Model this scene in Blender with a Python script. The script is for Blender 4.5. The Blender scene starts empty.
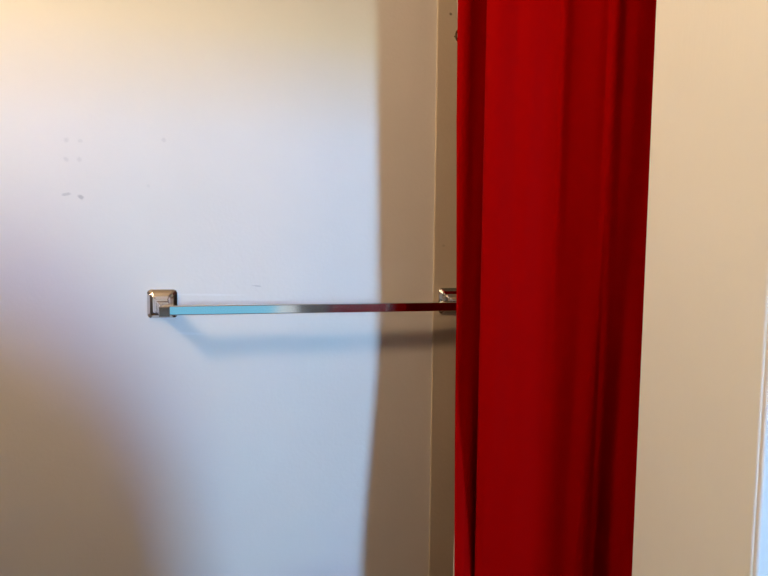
import bpy, bmesh, math, random
from mathutils import Vector, Matrix
PI = math.pi
sc = bpy.context.scene
col = sc.collection

# ------------------------------------------------------------------ helpers
def srgb(r, g, b):
    f = lambda c: (c/255/12.92) if c/255 <= .04045 else ((c/255+.055)/1.055)**2.4
    return (f(r), f(g), f(b), 1)

def mat(name, base, rough=.5, metal=0., spec=.5):
    m = bpy.data.materials.new(name); m.use_nodes = True
    b = m.node_tree.nodes['Principled BSDF']
    b.inputs['Base Color'].default_value = base
    b.inputs['Roughness'].default_value = rough
    b.inputs['Metallic'].default_value = metal
    b.inputs['Specular IOR Level'].default_value = spec
    return m

def N(m, t, **kw):
    n = m.node_tree.nodes.new(t)
    for k, v in kw.items():
        if k in n.inputs.keys(): n.inputs[k].default_value = v
        else: setattr(n, k, v)
    return n

def L(m, a, b): m.node_tree.links.new(a, b)

def bump(m, scale=(60, 60, 60), detail=4, strength=.2, dist=.001, noise=1.0):
    tc = N(m, 'ShaderNodeTexCoord'); mp = N(m, 'ShaderNodeMapping'); mp.inputs['Scale'].default_value = scale
    nz = N(m, 'ShaderNodeTexNoise'); nz.inputs['Scale'].default_value = noise; nz.inputs['Detail'].default_value = detail
    bp = N(m, 'ShaderNodeBump'); bp.inputs['Strength'].default_value = strength; bp.inputs['Distance'].default_value = dist
    L(m, tc.outputs['Object'], mp.inputs['Vector']); L(m, mp.outputs['Vector'], nz.inputs['Vector'])
    L(m, nz.outputs['Fac'], bp.inputs['Height'])
    L(m, bp.outputs['Normal'], m.node_tree.nodes['Principled BSDF'].inputs['Normal'])
    return tc, nz, bp

def obj(name, bm, m, parent=None, smooth=False):
    bmesh.ops.recalc_face_normals(bm, faces=bm.faces)
    me = bpy.data.meshes.new(name); bm.to_mesh(me); bm.free()
    if smooth:
        for p in me.polygons: p.use_smooth = True
    me.materials.append(m)
    o = bpy.data.objects.new(name, me); col.objects.link(o)
    if parent: o.parent = parent
    return o

def empty(name, loc=(0, 0, 0)):
    o = bpy.data.objects.new(name, None); col.objects.link(o); o.location = loc; o.empty_display_size = .05
    return o

def tag(o, label, cat, group=None):
    o['label'] = label; o['category'] = cat
    if group: o['group'] = group
    return o

def struct(o): o['kind'] = 'structure'; return o

def box(bm, lo, hi, bev=0, seg=2):
    r = bmesh.ops.create_cube(bm, size=1)
    for v in r['verts']:
        v.co = Vector([lo[i]+(v.co[i]+.5)*(hi[i]-lo[i]) for i in range(3)])
    if bev:
        es = list({e for v in r['verts'] for e in v.link_edges})
        bmesh.ops.bevel(bm, geom=es, offset=bev, segments=seg, affect='EDGES', profile=.5)

def prism(bm, pts, y0, y1):
    """polygon in x,z extruded from y0 to y1"""
    a = [bm.verts.new((x, y0, z)) for x, z in pts]; b = [bm.verts.new((x, y1, z)) for x, z in pts]
    bm.faces.new(a); bm.faces.new(b[::-1]); n = len(pts)
    for i in range(n): bm.faces.new((a[i], b[i], b[(i+1) % n], a[(i+1) % n]))

def tube(bm, pts, r, n=12, closed=False):
    rings = []
    P = [Vector(p) for p in pts]; k = len(P)
    for i, p in enumerate(P):
        d = (P[(i+1) % k]-P[i-1]) if closed else (P[min(i+1, k-1)]-P[max(i-1, 0)])
        d.normalize()
        u = d.orthogonal() if abs(d.y) > .9 else d.cross(Vector((0, 1, 0)))
        u.normalize(); w = d.cross(u)
        rings.append([bm.verts.new(p+r*(math.cos(2*PI*j/n)*u+math.sin(2*PI*j/n)*w)) for j in range(n)])
    for i in range(k if closed else k-1):
        a, b = rings[i], rings[(i+1) % k]
        for j in range(n): bm.faces.new((a[j], a[(j+1) % n], b[(j+1) % n], b[j]))
    if not closed:
        bm.faces.new(rings[0][::-1]); bm.faces.new(rings[-1])

def lathe(bm, prof, axis='z', c=(0, 0, 0), n=24):
    rings = []
    for r, h in prof:
        ring = []
        for j in range(n):
            a = 2*PI*j/n; x, y = max(r, 1e-5)*math.cos(a), max(r, 1e-5)*math.sin(a)
            v = {'z': (x, y, h), 'x': (h, x, y), 'y': (x, h, y)}[axis]
            ring.append(bm.verts.new(Vector(v)+Vector(c)))
        rings.append(ring)
    for a, b in zip(rings, rings[1:]):
        for j in range(n): bm.faces.new((a[j], a[(j+1) % n], b[(j+1) % n], b[j]))
    bm.faces.new(rings[0][::-1]); bm.faces.new(rings[-1])

# ------------------------------------------------------------------ materials
def wall_paint(name, base, marks=(), rough=.52, spec=.20, scale=(170, 170, 170), strength=.28):
    m = mat(name, base, rough, 0, spec)
    tc, nz, bp = bump(m, scale, 3, strength, .001)
    # second, larger trowel unevenness feeding the same bump
    nz2 = N(m, 'ShaderNodeTexNoise'); nz2.inputs['Scale'].default_value = 14; nz2.inputs['Detail'].default_value = 2
    L(m, tc.outputs['Object'], nz2.inputs['Vector'])
    bp2 = N(m, 'ShaderNodeBump'); bp2.inputs['Strength'].default_value = .22; bp2.inputs['Distance'].default_value = .004
    L(m, nz2.outputs['Fac'], bp2.inputs['Height']); L(m, bp2.outputs['Normal'], bp.inputs['Normal'])
    b = m.node_tree.nodes['Principled BSDF']
    cur = None
    # faint colour mottling of old paint
    nz3 = N(m, 'ShaderNodeTexNoise'); nz3.inputs['Scale'].default_value = 9; nz3.inputs['Detail'].default_value = 5
    L(m, tc.outputs['Object'], nz3.inputs['Vector'])
    mx = N(m, 'ShaderNodeMix', data_type='RGBA')
    mx.inputs[6].default_value = [c*.965 for c in base[:3]]+[1]; mx.inputs[7].default_value = [min(1, c*1.02) for c in base[:3]]+[1]
    L(m, nz3.outputs['Fac'], mx.inputs[0]); cur = mx.outputs[2]
    for (x, z, rx, rz, amt, rot, colr) in marks:        # scuffs and marks at fixed places on the wall
        mp = N(m, 'ShaderNodeMapping', vector_type='TEXTURE')
        mp.inputs['Location'].default_value = (x, 0, z); mp.inputs['Rotation'].default_value = (0, rot, 0)
        mp.inputs['Scale'].default_value = (rx, 1, rz)
        L(m, tc.outputs['Object'], mp.inputs['Vector'])
        nzm = N(m, 'ShaderNodeTexNoise'); nzm.inputs['Scale'].default_value = 220; nzm.inputs['Detail'].default_value = 3
        L(m, tc.outputs['Object'], nzm.inputs['Vector'])
        sp = N(m, 'ShaderNodeSeparateXYZ'); L(m, mp.outputs['Vector'], sp.inputs[0])
        cx = N(m, 'ShaderNodeCombineXYZ'); L(m, sp.outputs['X'], cx.inputs['X']); L(m, sp.outputs['Z'], cx.inputs['Z'])
        ln = N(m, 'ShaderNodeVectorMath', operation='LENGTH'); L(m, cx.outputs[0], ln.inputs[0])
        ad = N(m, 'ShaderNodeMath', operation='MULTIPLY_ADD'); L(m, nzm.outputs['Fac'], ad.inputs[0]); ad.inputs[1].default_value = .9; L(m, ln.outputs['Value'], ad.inputs[2])
        mr = N(m, 'ShaderNodeMapRange', interpolation_type='SMOOTHSTEP')
        mr.inputs['From Min'].default_value = .75; mr.inputs['From Max'].default_value = 1.45
        mr.inputs['To Min'].default_value = amt; mr.inputs['To Max'].default_value = 0
        L(m, ad.outputs[0], mr.inputs['Value'])
        mm = N(m, 'ShaderNodeMix', data_type='RGBA'); L(m, mr.outputs['Result'], mm.inputs[0]); L(m, cur, mm.inputs[6])
        mm.inputs[7].default_value = colr; cur = mm.outputs[2]
    L(m, cur, b.inputs['Base Color'])
    return m

GREY = (.22, .20, .20, 1); PALE = (.95, .95, .95, 1); DARK = (.08, .05, .03, 1)
M_back = wall_paint('white_wall_paint', (.75, .71, .645, 1), [
    (-.2512, 1.4455, .0045, .0055, .15, .3, GREY), (-.2330, 1.4450, .0045, .0040, .14, 0, GREY), (-.2520, 1.4180, .0050, .0055, .15, -.2, GREY), (-.2345, 1.4190, .0045, .0050, .14, .3, GREY),
    (-.2340, 1.3650, .0060, .0042, .42, .7, GREY), (-.2530, 1.3685, .009, .0030, .30, -.2, GREY),
    (.0135, 1.2345, .009, .0016, .30, .12, GREY), (-.1195, 1.4520, .0045, .0045, .15, 0, GREY),
    (-.06, 1.2215, .070, .0024, .22, .02, PALE), (-.085, 1.162, .03, .003, .18, .08, PALE),
    (-.142, 1.384, .004, .003, .10, .5, GREY)])
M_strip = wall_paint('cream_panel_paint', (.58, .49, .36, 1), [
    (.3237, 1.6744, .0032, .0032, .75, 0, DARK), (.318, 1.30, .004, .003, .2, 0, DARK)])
M_jamb = wall_paint('cream_wall_paint', (.88, .90, .84, 1), scale=(260, 260, 30), strength=.16, rough=.55, spec=.2)
M_room = wall_paint('beige_wall_paint', (.25, .215, .185, 1))
M_white = mat('white_gloss_trim', (.88, .85, .78, 1), .3); bump(M_white, (60, 60, 8), 3, .08)
M_ceil = mat('ceiling_paint', (.40, .37, .33, 1), .8); bump(M_ceil, (90, 90, 90), 3, .2)
M_floor = mat('floor_boards', (.16, .10, .06, 1), .45)
tc, nz, bp = bump(M_floor, (4, 40, 4), 5, .15)
cr = N(M_floor, 'ShaderNodeValToRGB'); cr.color_ramp.elements[0].color = (.10, .055, .03, 1); cr.color_ramp.elements[1].color = (.22, .14, .08, 1)
L(M_floor, nz.outputs['Fac'], cr.inputs[0]); L(M_floor, cr.outputs[0], M_floor.node_tree.nodes['Principled BSDF'].inputs['Base Color'])
M_chrome = mat('polished_chrome', (.80, .80, .81, 1), .10, 1); bump(M_chrome, (30, 300, 300), 3, .05, .0005)
M_nickel = mat('brushed_nickel', (.66, .63, .60, 1), .13, 1); bump(M_nickel, (40, 300, 40), 3, .05, .0005)
M_bronze = mat('dark_bronze', (.10, .06, .03, 1), .4, .8); bump(M_bronze, (200, 200, 200), 2, .05)
M_red = mat('red_satin_fabric', (.30, .0002, .0003, 1), .7, 0, .015)
bump(M_red, (900, 900, 160), 3, .10, .0006)
rb = M_red.node_tree.nodes['Principled BSDF']
rb.inputs['Sheen Weight'].default_value = .12; rb.inputs['Sheen Roughness'].default_value = .35; rb.inputs['Sheen Tint'].default_value = (.6, .0, .0, 1)
M_liner = mat('white_liner_vinyl', (.80, .76, .72, 1), .4); bump(M_liner, (80, 80, 20), 2, .1)

def emit(name, c, s):
    m = bpy.data.materials.new(name); m.use_nodes = True; nt = m.node_tree
    nt.nodes.remove(nt.nodes['Principled BSDF'])
    e = nt.nodes.new('ShaderNodeEmission'); e.inputs[0].default_value = c; e.inputs[1].default_value = s
    nt.links.new(e.outputs[0], nt.nodes['Material Output'].inputs[0]); return m
M_globe = emit('warm_lamp_glass', (1.0, .725, .465, 1), 122)
M_day = emit('sky_blue_glass', (.11, .385, 1.0, 1), 530)
M_low = emit('pale_frosted_glass', (.50, .67, .62, 1), 370)
M_glow_white = emit('white_frosted_glass', (.85, .92, .95, 1), .8)
M_glow_blue = emit('pale_blue_frosted_glass', (.22, .62, .86, 1), .95)  # this and the white glow exist only to show in the rail

# ------------------------------------------------------------------ room shell
X0, X1, Y0, Z1 = -.95, 1.40, -4.0, 2.40
def slab(name, lo, hi, m):
    bm = bmesh.new(); box(bm, lo, hi); return struct(obj(name, bm, m))
slab('floor', (X0-.1, Y0-.1, -.1), (X1+.1, .1, 0), M_floor)
slab('ceiling', (X0-.1, Y0-.1, Z1), (X1+.1, .1, Z1+.1), M_ceil)
slab('wall_back', (X0-.1, 0, 0), (X1+.1, .1, Z1), M_back)
slab('wall_left', (X0-.1, Y0, 0), (X0, 0, Z1), M_room)
slab('wall_side', (X1, Y0, 0), (X1+.1, 0, Z1), M_room)
# wall with the two window openings, behind the camera
WIN = [(.775, 1.025, 1.24, 1.76)]
bm = bmesh.new()
xs = sorted({X0, X1, *[w[0] for w in WIN], *[w[1] for w in WIN]})
for a, b in zip(xs, xs[1:]):
    w = [q for q in WIN if q[0] <= a and b <= q[1]]
    if w:
        box(bm, (a, Y0-.1, 0), (b, Y0, w[0][2])); box(bm, (a, Y0-.1, w[0][3]), (b, Y0, Z1))
    else: box(bm, (a, Y0-.1, 0), (b, Y0, Z1))
struct(obj('wall_rear', bm, M_room))
for i, (w, m) in enumerate(zip(WIN, (M_day,))):
    a, b, c, d = w
    mid = (c+d)/2
    bm = bmesh.new(); box(bm, (a, Y0-.06, mid), (b, Y0-.05, d))
    pane = struct(obj('window_%d' % (i+1), bm, m))
    bm = bmesh.new(); box(bm, (a, Y0-.058, c), (b, Y0-.048, mid)); obj('lower_pane', bm, M_low, pane)
    bm = bmesh.new(); t = .012
    for lo, hi in (((a-t*3, c-t*3), (a, d+t*3)), ((b, c-t*3), (b+t*3, d+t*3)), ((a, c-t*3), (b, c)), ((a, d), (b, d+t*3))):
        box(bm, (lo[0], Y0-.002, lo[1]), (hi[0], Y0+.018, hi[1]), .003)
    obj('window_frame', bm, M_white, pane)
# unseen partition and lintel, added and rounded to cast the shadow on wall_back
arc = [(X0, 1.365), (-.05, 1.365), (.06, 1.362), (.124, 1.350), (.163, 1.325), (.204, 1.285), (.237, 1.231), (.259, 1.186), (.271, 1.126), (.280, 1.048), (.284, .9), (.284, 0), (X0, 0)]
bm = bmesh.new(); prism(bm, arc, -1.56, -1.50); box(bm, (X0, -1.56, 1.58), (X1, -1.50, Z1))
struct(obj('wall_front', bm, M_room))
WX0, WXM, WX1, WZ0, WZ1 = -.42, .11, .19, .72, .97  # glowing panes added on the partition to give the rail its blue reflection
bm = bmesh.new(); box(bm, (WX0, -1.499, WZ0), (WXM, -1.490, WZ1)); pane = struct(obj('window_2', bm, M_glow_blue))
bm = bmesh.new(); box(bm, (WXM, -1.499, WZ0), (WX1, -1.490, WZ1)); obj('side_pane', bm, M_glow_white, pane)
bm = bmesh.new(); t = .03
for lo, hi in (((WX0-t, WZ0-t), (WX0, WZ1+t)), ((WX1, WZ0-t), (WX1+t, WZ1+t)), ((WX0, WZ0-t), (WX1, WZ0)), ((WX0, WZ1), (WX1, WZ1+t))):
    box(bm, (lo[0], -1.500, lo[1]), (hi[0], -1.484, hi[1]), .003)
obj('window_frame', bm, M_bronze, pane)
# right hand wall end (cream) and its white casing
JX, JY0, JY1 = .361, -.584, -.45
bm = bmesh.new(); box(bm, (JX, JY0, 0), (X1, JY1, Z1), .0025, 3)
struct(obj('wall_right', bm, M_jamb))
bm = bmesh.new()
box(bm, (JX+.0012, JY0-.003, 0), (JX+.075, JY0+.004, Z1), .0022, 3)
struct(obj('trim_1', bm, M_white))
# surround panel lapped onto the back wall at the right
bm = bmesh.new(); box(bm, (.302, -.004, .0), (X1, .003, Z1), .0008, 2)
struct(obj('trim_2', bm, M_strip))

# ------------------------------------------------------------------ towel bar
LX, LZ, RX, RZ = -.1257, 1.2088, .3315, 1.2078
BY, DROP, LEAN = -.056, .0036, .0108
tb = tag(empty('towel_bar', (LX, 0, LZ)), 'square chrome towel bar on two flared square posts screwed to the white wall', 'towel bar')
TB = Vector((LX, 0, LZ))
def post(x, z, y0):
    bm = bmesh.new()
    S = [(.0212, 0, 0, .005), (.0216, -.0015, 0, .005), (.0213, -.0028, 0, .005), (.0166, -.0076, .0001, .004), (.0160, -.0080, .0002, .004), (.0125, -.0100, .0008, .003), (.0100, -.0140, .0018, .002), (.0088, -.020, .0030, .0015),
         (.0080, -.030, .0045, .0012), (.0074, -.042, .0052, .001), (.0073, -.048, .0055, .001), (.0073, -.0640, .0055, .001), (.0066, -.0648, .0055, .001)]
    rings = []
    for h, y, dz, c in S:
        q = []
        for sx, sz, fl in ((1, 1, 0), (-1, 1, 1), (-1, -1, 0), (1, -1, 1)):
            pts = [(sx*h, sz*(h-c)), (sx*(h-c*.3), sz*(h-c*.3)), (sx*(h-c), sz*h)]
            if fl: pts = pts[::-1]
            q += pts
        yy = y0 + y if y > -.03 else y
        ln = LEAN*min(1, max(0, (-y-.012)/.034)); rings.append([bm.verts.new((x+ln+px-TB.x, yy, z-dz+pz-TB.z)) for px, pz in q])
    for a, b in zip(rings, rings[1:]):
        n = len(a)
        for j in range(n): bm.faces.new((a[j], a[(j+1) % n], b[(j+1) % n], b[j]))
    bm.faces.new(rings[0]); bm.faces.new(rings[-1][::-1])
    return obj('mounting_post', bm, M_nickel, tb)
post(LX, LZ, 0); post(RX, RZ, -.004)
# square rail, turned a few degrees about its length
bm = bmesh.new()
box(bm, (0, -.0070, -.0070), (RX-LX+.012, .0070, .0070), .0014, 3)
TILT = 3.5
ang = math.atan2(RZ-LZ, RX-LX)
bmesh.ops.transform(bm, matrix=Matrix.Translation((LEAN-.003, BY, -DROP)) @ Matrix.Rotation(-ang, 4, 'Y') @ Matrix.Rotation(math.radians(TILT), 4, 'X'), verts=bm.verts)
rail = obj('rail', bm, M_chrome, tb); rail['label'] = 'mirror bright square chrome rail'

# ------------------------------------------------------------------ red shower curtain
def spline(P, n):
    out = []
    for i in range(len(P)-1):
        p0, p1, p2, p3 = (Vector(P[max(0, min(len(P)-1, k))]) for k in (i-1, i, i+1, i+2))
        for j in range(n):
            t = j/n
            out.append(.5*((2*p1)+(p2-p0)*t+(2*p0-5*p1+4*p2-p3)*t*t+(3*p1-p0-3*p2+p3)*t**3))
    out.append(Vector(P[-1])); return out
BACK = [(.4600, -.3700), (.4900, -.3300), (.5200, -.3000), (.5600, -.3200), (.5900, -.3800), (.6200, -.3600), (.6500, -.3000), (.6800, -.2900), (.7100, -.3400), (.7400, -.3900), (.7700, -.3600), (.8000, -.3200)]
TOP = [(0.2510, -0.2480), (0.2492, -0.2505), (0.2540, -0.2535), (0.2605, -0.2540), (0.2690, -0.2525), (0.2800, -0.2510), (0.2930, -0.2505), (0.2990, -0.2600), (0.2900, -0.2820), (0.2720, -0.2960),
       (0.2607, -0.3040), (0.2652, -0.3105), (0.2738, -0.3185), (0.2889, -0.3225), (0.3023, -0.3300), (0.3156, -0.3370), (0.3266, -0.3435), (0.3304, -0.3465), (0.3396, -0.3505), (0.3526, -0.3570), (0.3631, -0.3635), (0.3680, -0.3690), (0.3708, -0.3720), (0.3760, -0.3732), (0.3849, -0.3745), (0.3957, -0.3765), (0.4065, -0.3785), (0.4169, -0.3810), (0.4278, -0.3860)] + BACK
BOT = [(0.2510, -0.2480), (0.2492, -0.2505), (0.2540, -0.2535), (0.2605, -0.2540), (0.2690, -0.2525), (0.2800, -0.2510), (0.2930, -0.2505), (0.2990, -0.2600), (0.2900, -0.2820), (0.2720, -0.2960),
       (0.2607, -0.3040), (0.2653, -0.3075), (0.2743, -0.3120), (0.2838, -0.3205), (0.2943, -0.3240), (0.3049, -0.3295), (0.3151, -0.3380), (0.3272, -0.3425), (0.3356, -0.3490), (0.3469, -0.3545), (0.3568, -0.3620), (0.3642, -0.3655), (0.3709, -0.3665), (0.3787, -0.3640), (0.3913, -0.3600), (0.4014, -0.3600), (0.4071, -0.3660), (0.4120, -0.3745), (0.4278, -0.3830)] + BACK
zt, zb = 1.965, .10
def edge_shift(z):                 # lower down, the free edge swings a little away from the wall
    s = max(0, min(1, (1.20-z)/.42)); s = s*s*(3-2*s)
    return s
def plan(z, T, B):
    t = max(0, min(1, (1.42-z)/.60)); t = t*t*(3-2*t)
    return [Vector((a[0]*(1-t)+b[0]*t, a[1]*(1-t)+b[1]*t)) for a, b in zip(T, B)]
def w0(i): return 1-max(0, i-4)/3
def edge_vec(z):
    e = edge_shift(z)
    return Vector((-.0195*e, -.052*e)) + Vector((.0045*e - .0030*max(0, min(1, (z-1.22)/.38)) + .0028*(1-max(0, min(1, (z-1.20)/.25))), 0))
def edge_pt(z): return Vector(TOP[1]) + edge_vec(z)
nz_, ns = 90, 7
bm = bmesh.new(); grid = []
random.seed(4)
for k in range(nz_+1):
    z = zb+(zt-zb)*k/nz_
    P = plan(z, TOP, BOT); e = edge_shift(z)
    for i in range(7):
        P[i] = P[i]+edge_vec(z)*w0(i)
    for i in range(11, 26):
        d = .0011*math.sin(2.6*z+i*2.1)
        P[i] = P[i]+Vector((-.5*d, -.87*d))
    C = spline([(p.x, p.y, 0) for p in P], ns)
    row = []
    for i, c in enumerate(C):
        u = i/len(C)
        r = .0006*math.sin(5.1*z+37*u)+.0005*math.sin(11*z-90*u+1)
        row.append(bm.verts.new((c.x+r*.5, c.y+r, z)))
    grid.append(row)
for a, b in zip(grid, grid[1:]):
    for j in range(len(a)-1): bm.faces.new((a[j], a[j+1], b[j+1], b[j]))
cu = empty('shower_curtain', (.45, -.33, zb))
tag(cu, 'tall red fabric shower curtain hanging in soft vertical folds beside the cream wall end', 'curtain')
cl = obj('curtain_cloth', bm, M_red, cu, True); cl.matrix_parent_inverse = Matrix.Translation((-.45, .33, -zb))
sm = cl.modifiers.new('thickness', 'SOLIDIFY'); sm.thickness = .0012; sm.offset = 1
# pale stitched hem along the free edge
bm = bmesh.new(); pts = []
for k in range(81):
    z = zb+(zt-zb)*k/80; e = edge_shift(z)
    t = max(0, min(1, (z-1.50)/.08)); b = max(0, min(1, (1.00-z)/.08))
    off = .0002*t + .0010*b - .0016*(1-max(t, b))
    P0 = edge_pt(z)
    pts.append((P0.x-off+.0006, P0.y+.0030, z))
tube(bm, pts, .0012, 8)
hem = obj('hem', bm, M_liner, cu, True); hem.matrix_parent_inverse = Matrix.Translation((-.45, .33, -zb)); hem['label'] = 'pale thin side hem'
# rod and rings above the picture
bm = bmesh.new(); tube(bm, [(X0, -.31, 2.03), (X1, -.31, 2.03)], .0125, 20)
rod = obj('curtain_rod', bm, M_chrome, None, True); tag(rod, 'round chrome rod spanning wall to wall above the red curtain', 'curtain rod')
for i, x in enumerate((.27, .40, .53, .66, .79)):
    bm = bmesh.new(); tube(bm, [(x, -.31+.036*math.cos(a), 1.998+.045*math.sin(a)) for a in [2*PI*j/28 for j in range(28)]], .0016, 8, True)
    tag(obj('curtain_ring', bm, M_chrome, None, True), 'chrome wire ring carrying the red curtain on its rod', 'curtain ring', 'curtain rings on the rod')

# ------------------------------------------------------------------ small wire hook by the curtain edge
bm = bmesh.new(); HX, HZ = .3395, 1.6395
tube(bm, [(HX+.0085*math.cos(a), -.0095, HZ+.0105*math.sin(a)) for a in [math.radians(55+i*11) for i in range(23)]], .0016, 8)
tube(bm, [(HX-.0085, .002, HZ), (HX-.0085, -.0095, HZ)], .0012, 8)
tag(obj('wire_hook', bm, M_bronze, None, True), 'small dark curved wire hook on the cream panel at the top edge of the curtain', 'hook')

# ------------------------------------------------------------------ red hamper added behind the camera for the rail to reflect
ha = tag(empty('laundry_hamper', (.56, -1.425, 0)), 'tall red fabric laundry hamper by the half-height partition', 'hamper')
bm = bmesh.new(); box(bm, (-.24, -.06, 0), (.24, .06, .915), .02, 4); obj('body', bm, M_red, ha, False)
bm = bmesh.new(); box(bm, (-.245, -.065, .915), (.245, .065, .94), .008, 3); obj('lid', bm, M_red, ha, False)

# ------------------------------------------------------------------ lamp on the left wall
sx, sy, sz = -.78, -.78, 2.00
lamp = tag(empty('wall_lamp', (X0, sy, sz)), 'round warm wall lamp on the left wall', 'lamp')
bm = bmesh.new(); lathe(bm, [(.06, 0), (.06, .012), (.03, .022), (.018, .03), (.018, .075)], 'x'); obj('lamp_base', bm, M_nickel, lamp, True)
bm = bmesh.new(); bowl = []  # opaque bowl added to dim the lamp's light on the lower wall
for q in range(9):
    a = PI/2*q/8; bowl.append((max(.004, .116*math.sin(a)), -.122-.07*math.cos(a)))
lathe(bm, bowl+[(p[0]-.003, p[1]+.001) for p in bowl[::-1]], 'z', (sx-X0, 0, 0), 40); obj('lamp_bowl', bm, M_bronze, lamp, True)
bm = bmesh.new(); tube(bm, [(.075, 0, 0), (.078, 0, -.197), (sx-X0, 0, -.1915)], .006, 10); obj('lamp_arm', bm, M_bronze, lamp, True)
bm = bmesh.new(); tube(bm, [(sx-X0, 0, -.191), (sx-X0, 0, -.08)], .01, 10); obj('lamp_socket', bm, M_bronze, lamp, True)
bm = bmesh.new(); bmesh.ops.create_uvsphere(bm, u_segments=32, v_segments=16, radius=.09)
bmesh.ops.translate(bm, vec=(sx-X0, 0, 0), verts=bm.verts); obj('lamp_globe', bm, M_globe, lamp, True)

# ------------------------------------------------------------------ world, camera, view
w = bpy.data.worlds.new('world'); sc.world = w; w.use_nodes = True
w.node_tree.nodes['Background'].inputs[0].default_value = (.5, .6, .8, 1); w.node_tree.nodes['Background'].inputs[1].default_value = .05
cd = bpy.data.cameras.new('camera'); cam = bpy.data.objects.new('camera', cd); col.objects.link(cam)
cd.sensor_width = 36; cd.lens = 577*36/768; cd.clip_start = .02
cam.matrix_world = Matrix.Translation((0, -.92, 1.30)) @ Matrix.Rotation(math.radians(-13.3), 4, 'Z') @ Matrix.Rotation(math.radians(90-4.26), 4, 'X') @ Matrix.Rotation(math.radians(.53), 4, 'Z')
sc.camera = cam
v = sc.view_settings; v.view_transform = 'Standard'; v.look = 'None'; v.exposure = 0; v.gamma = 1; v.use_curve_mapping = False
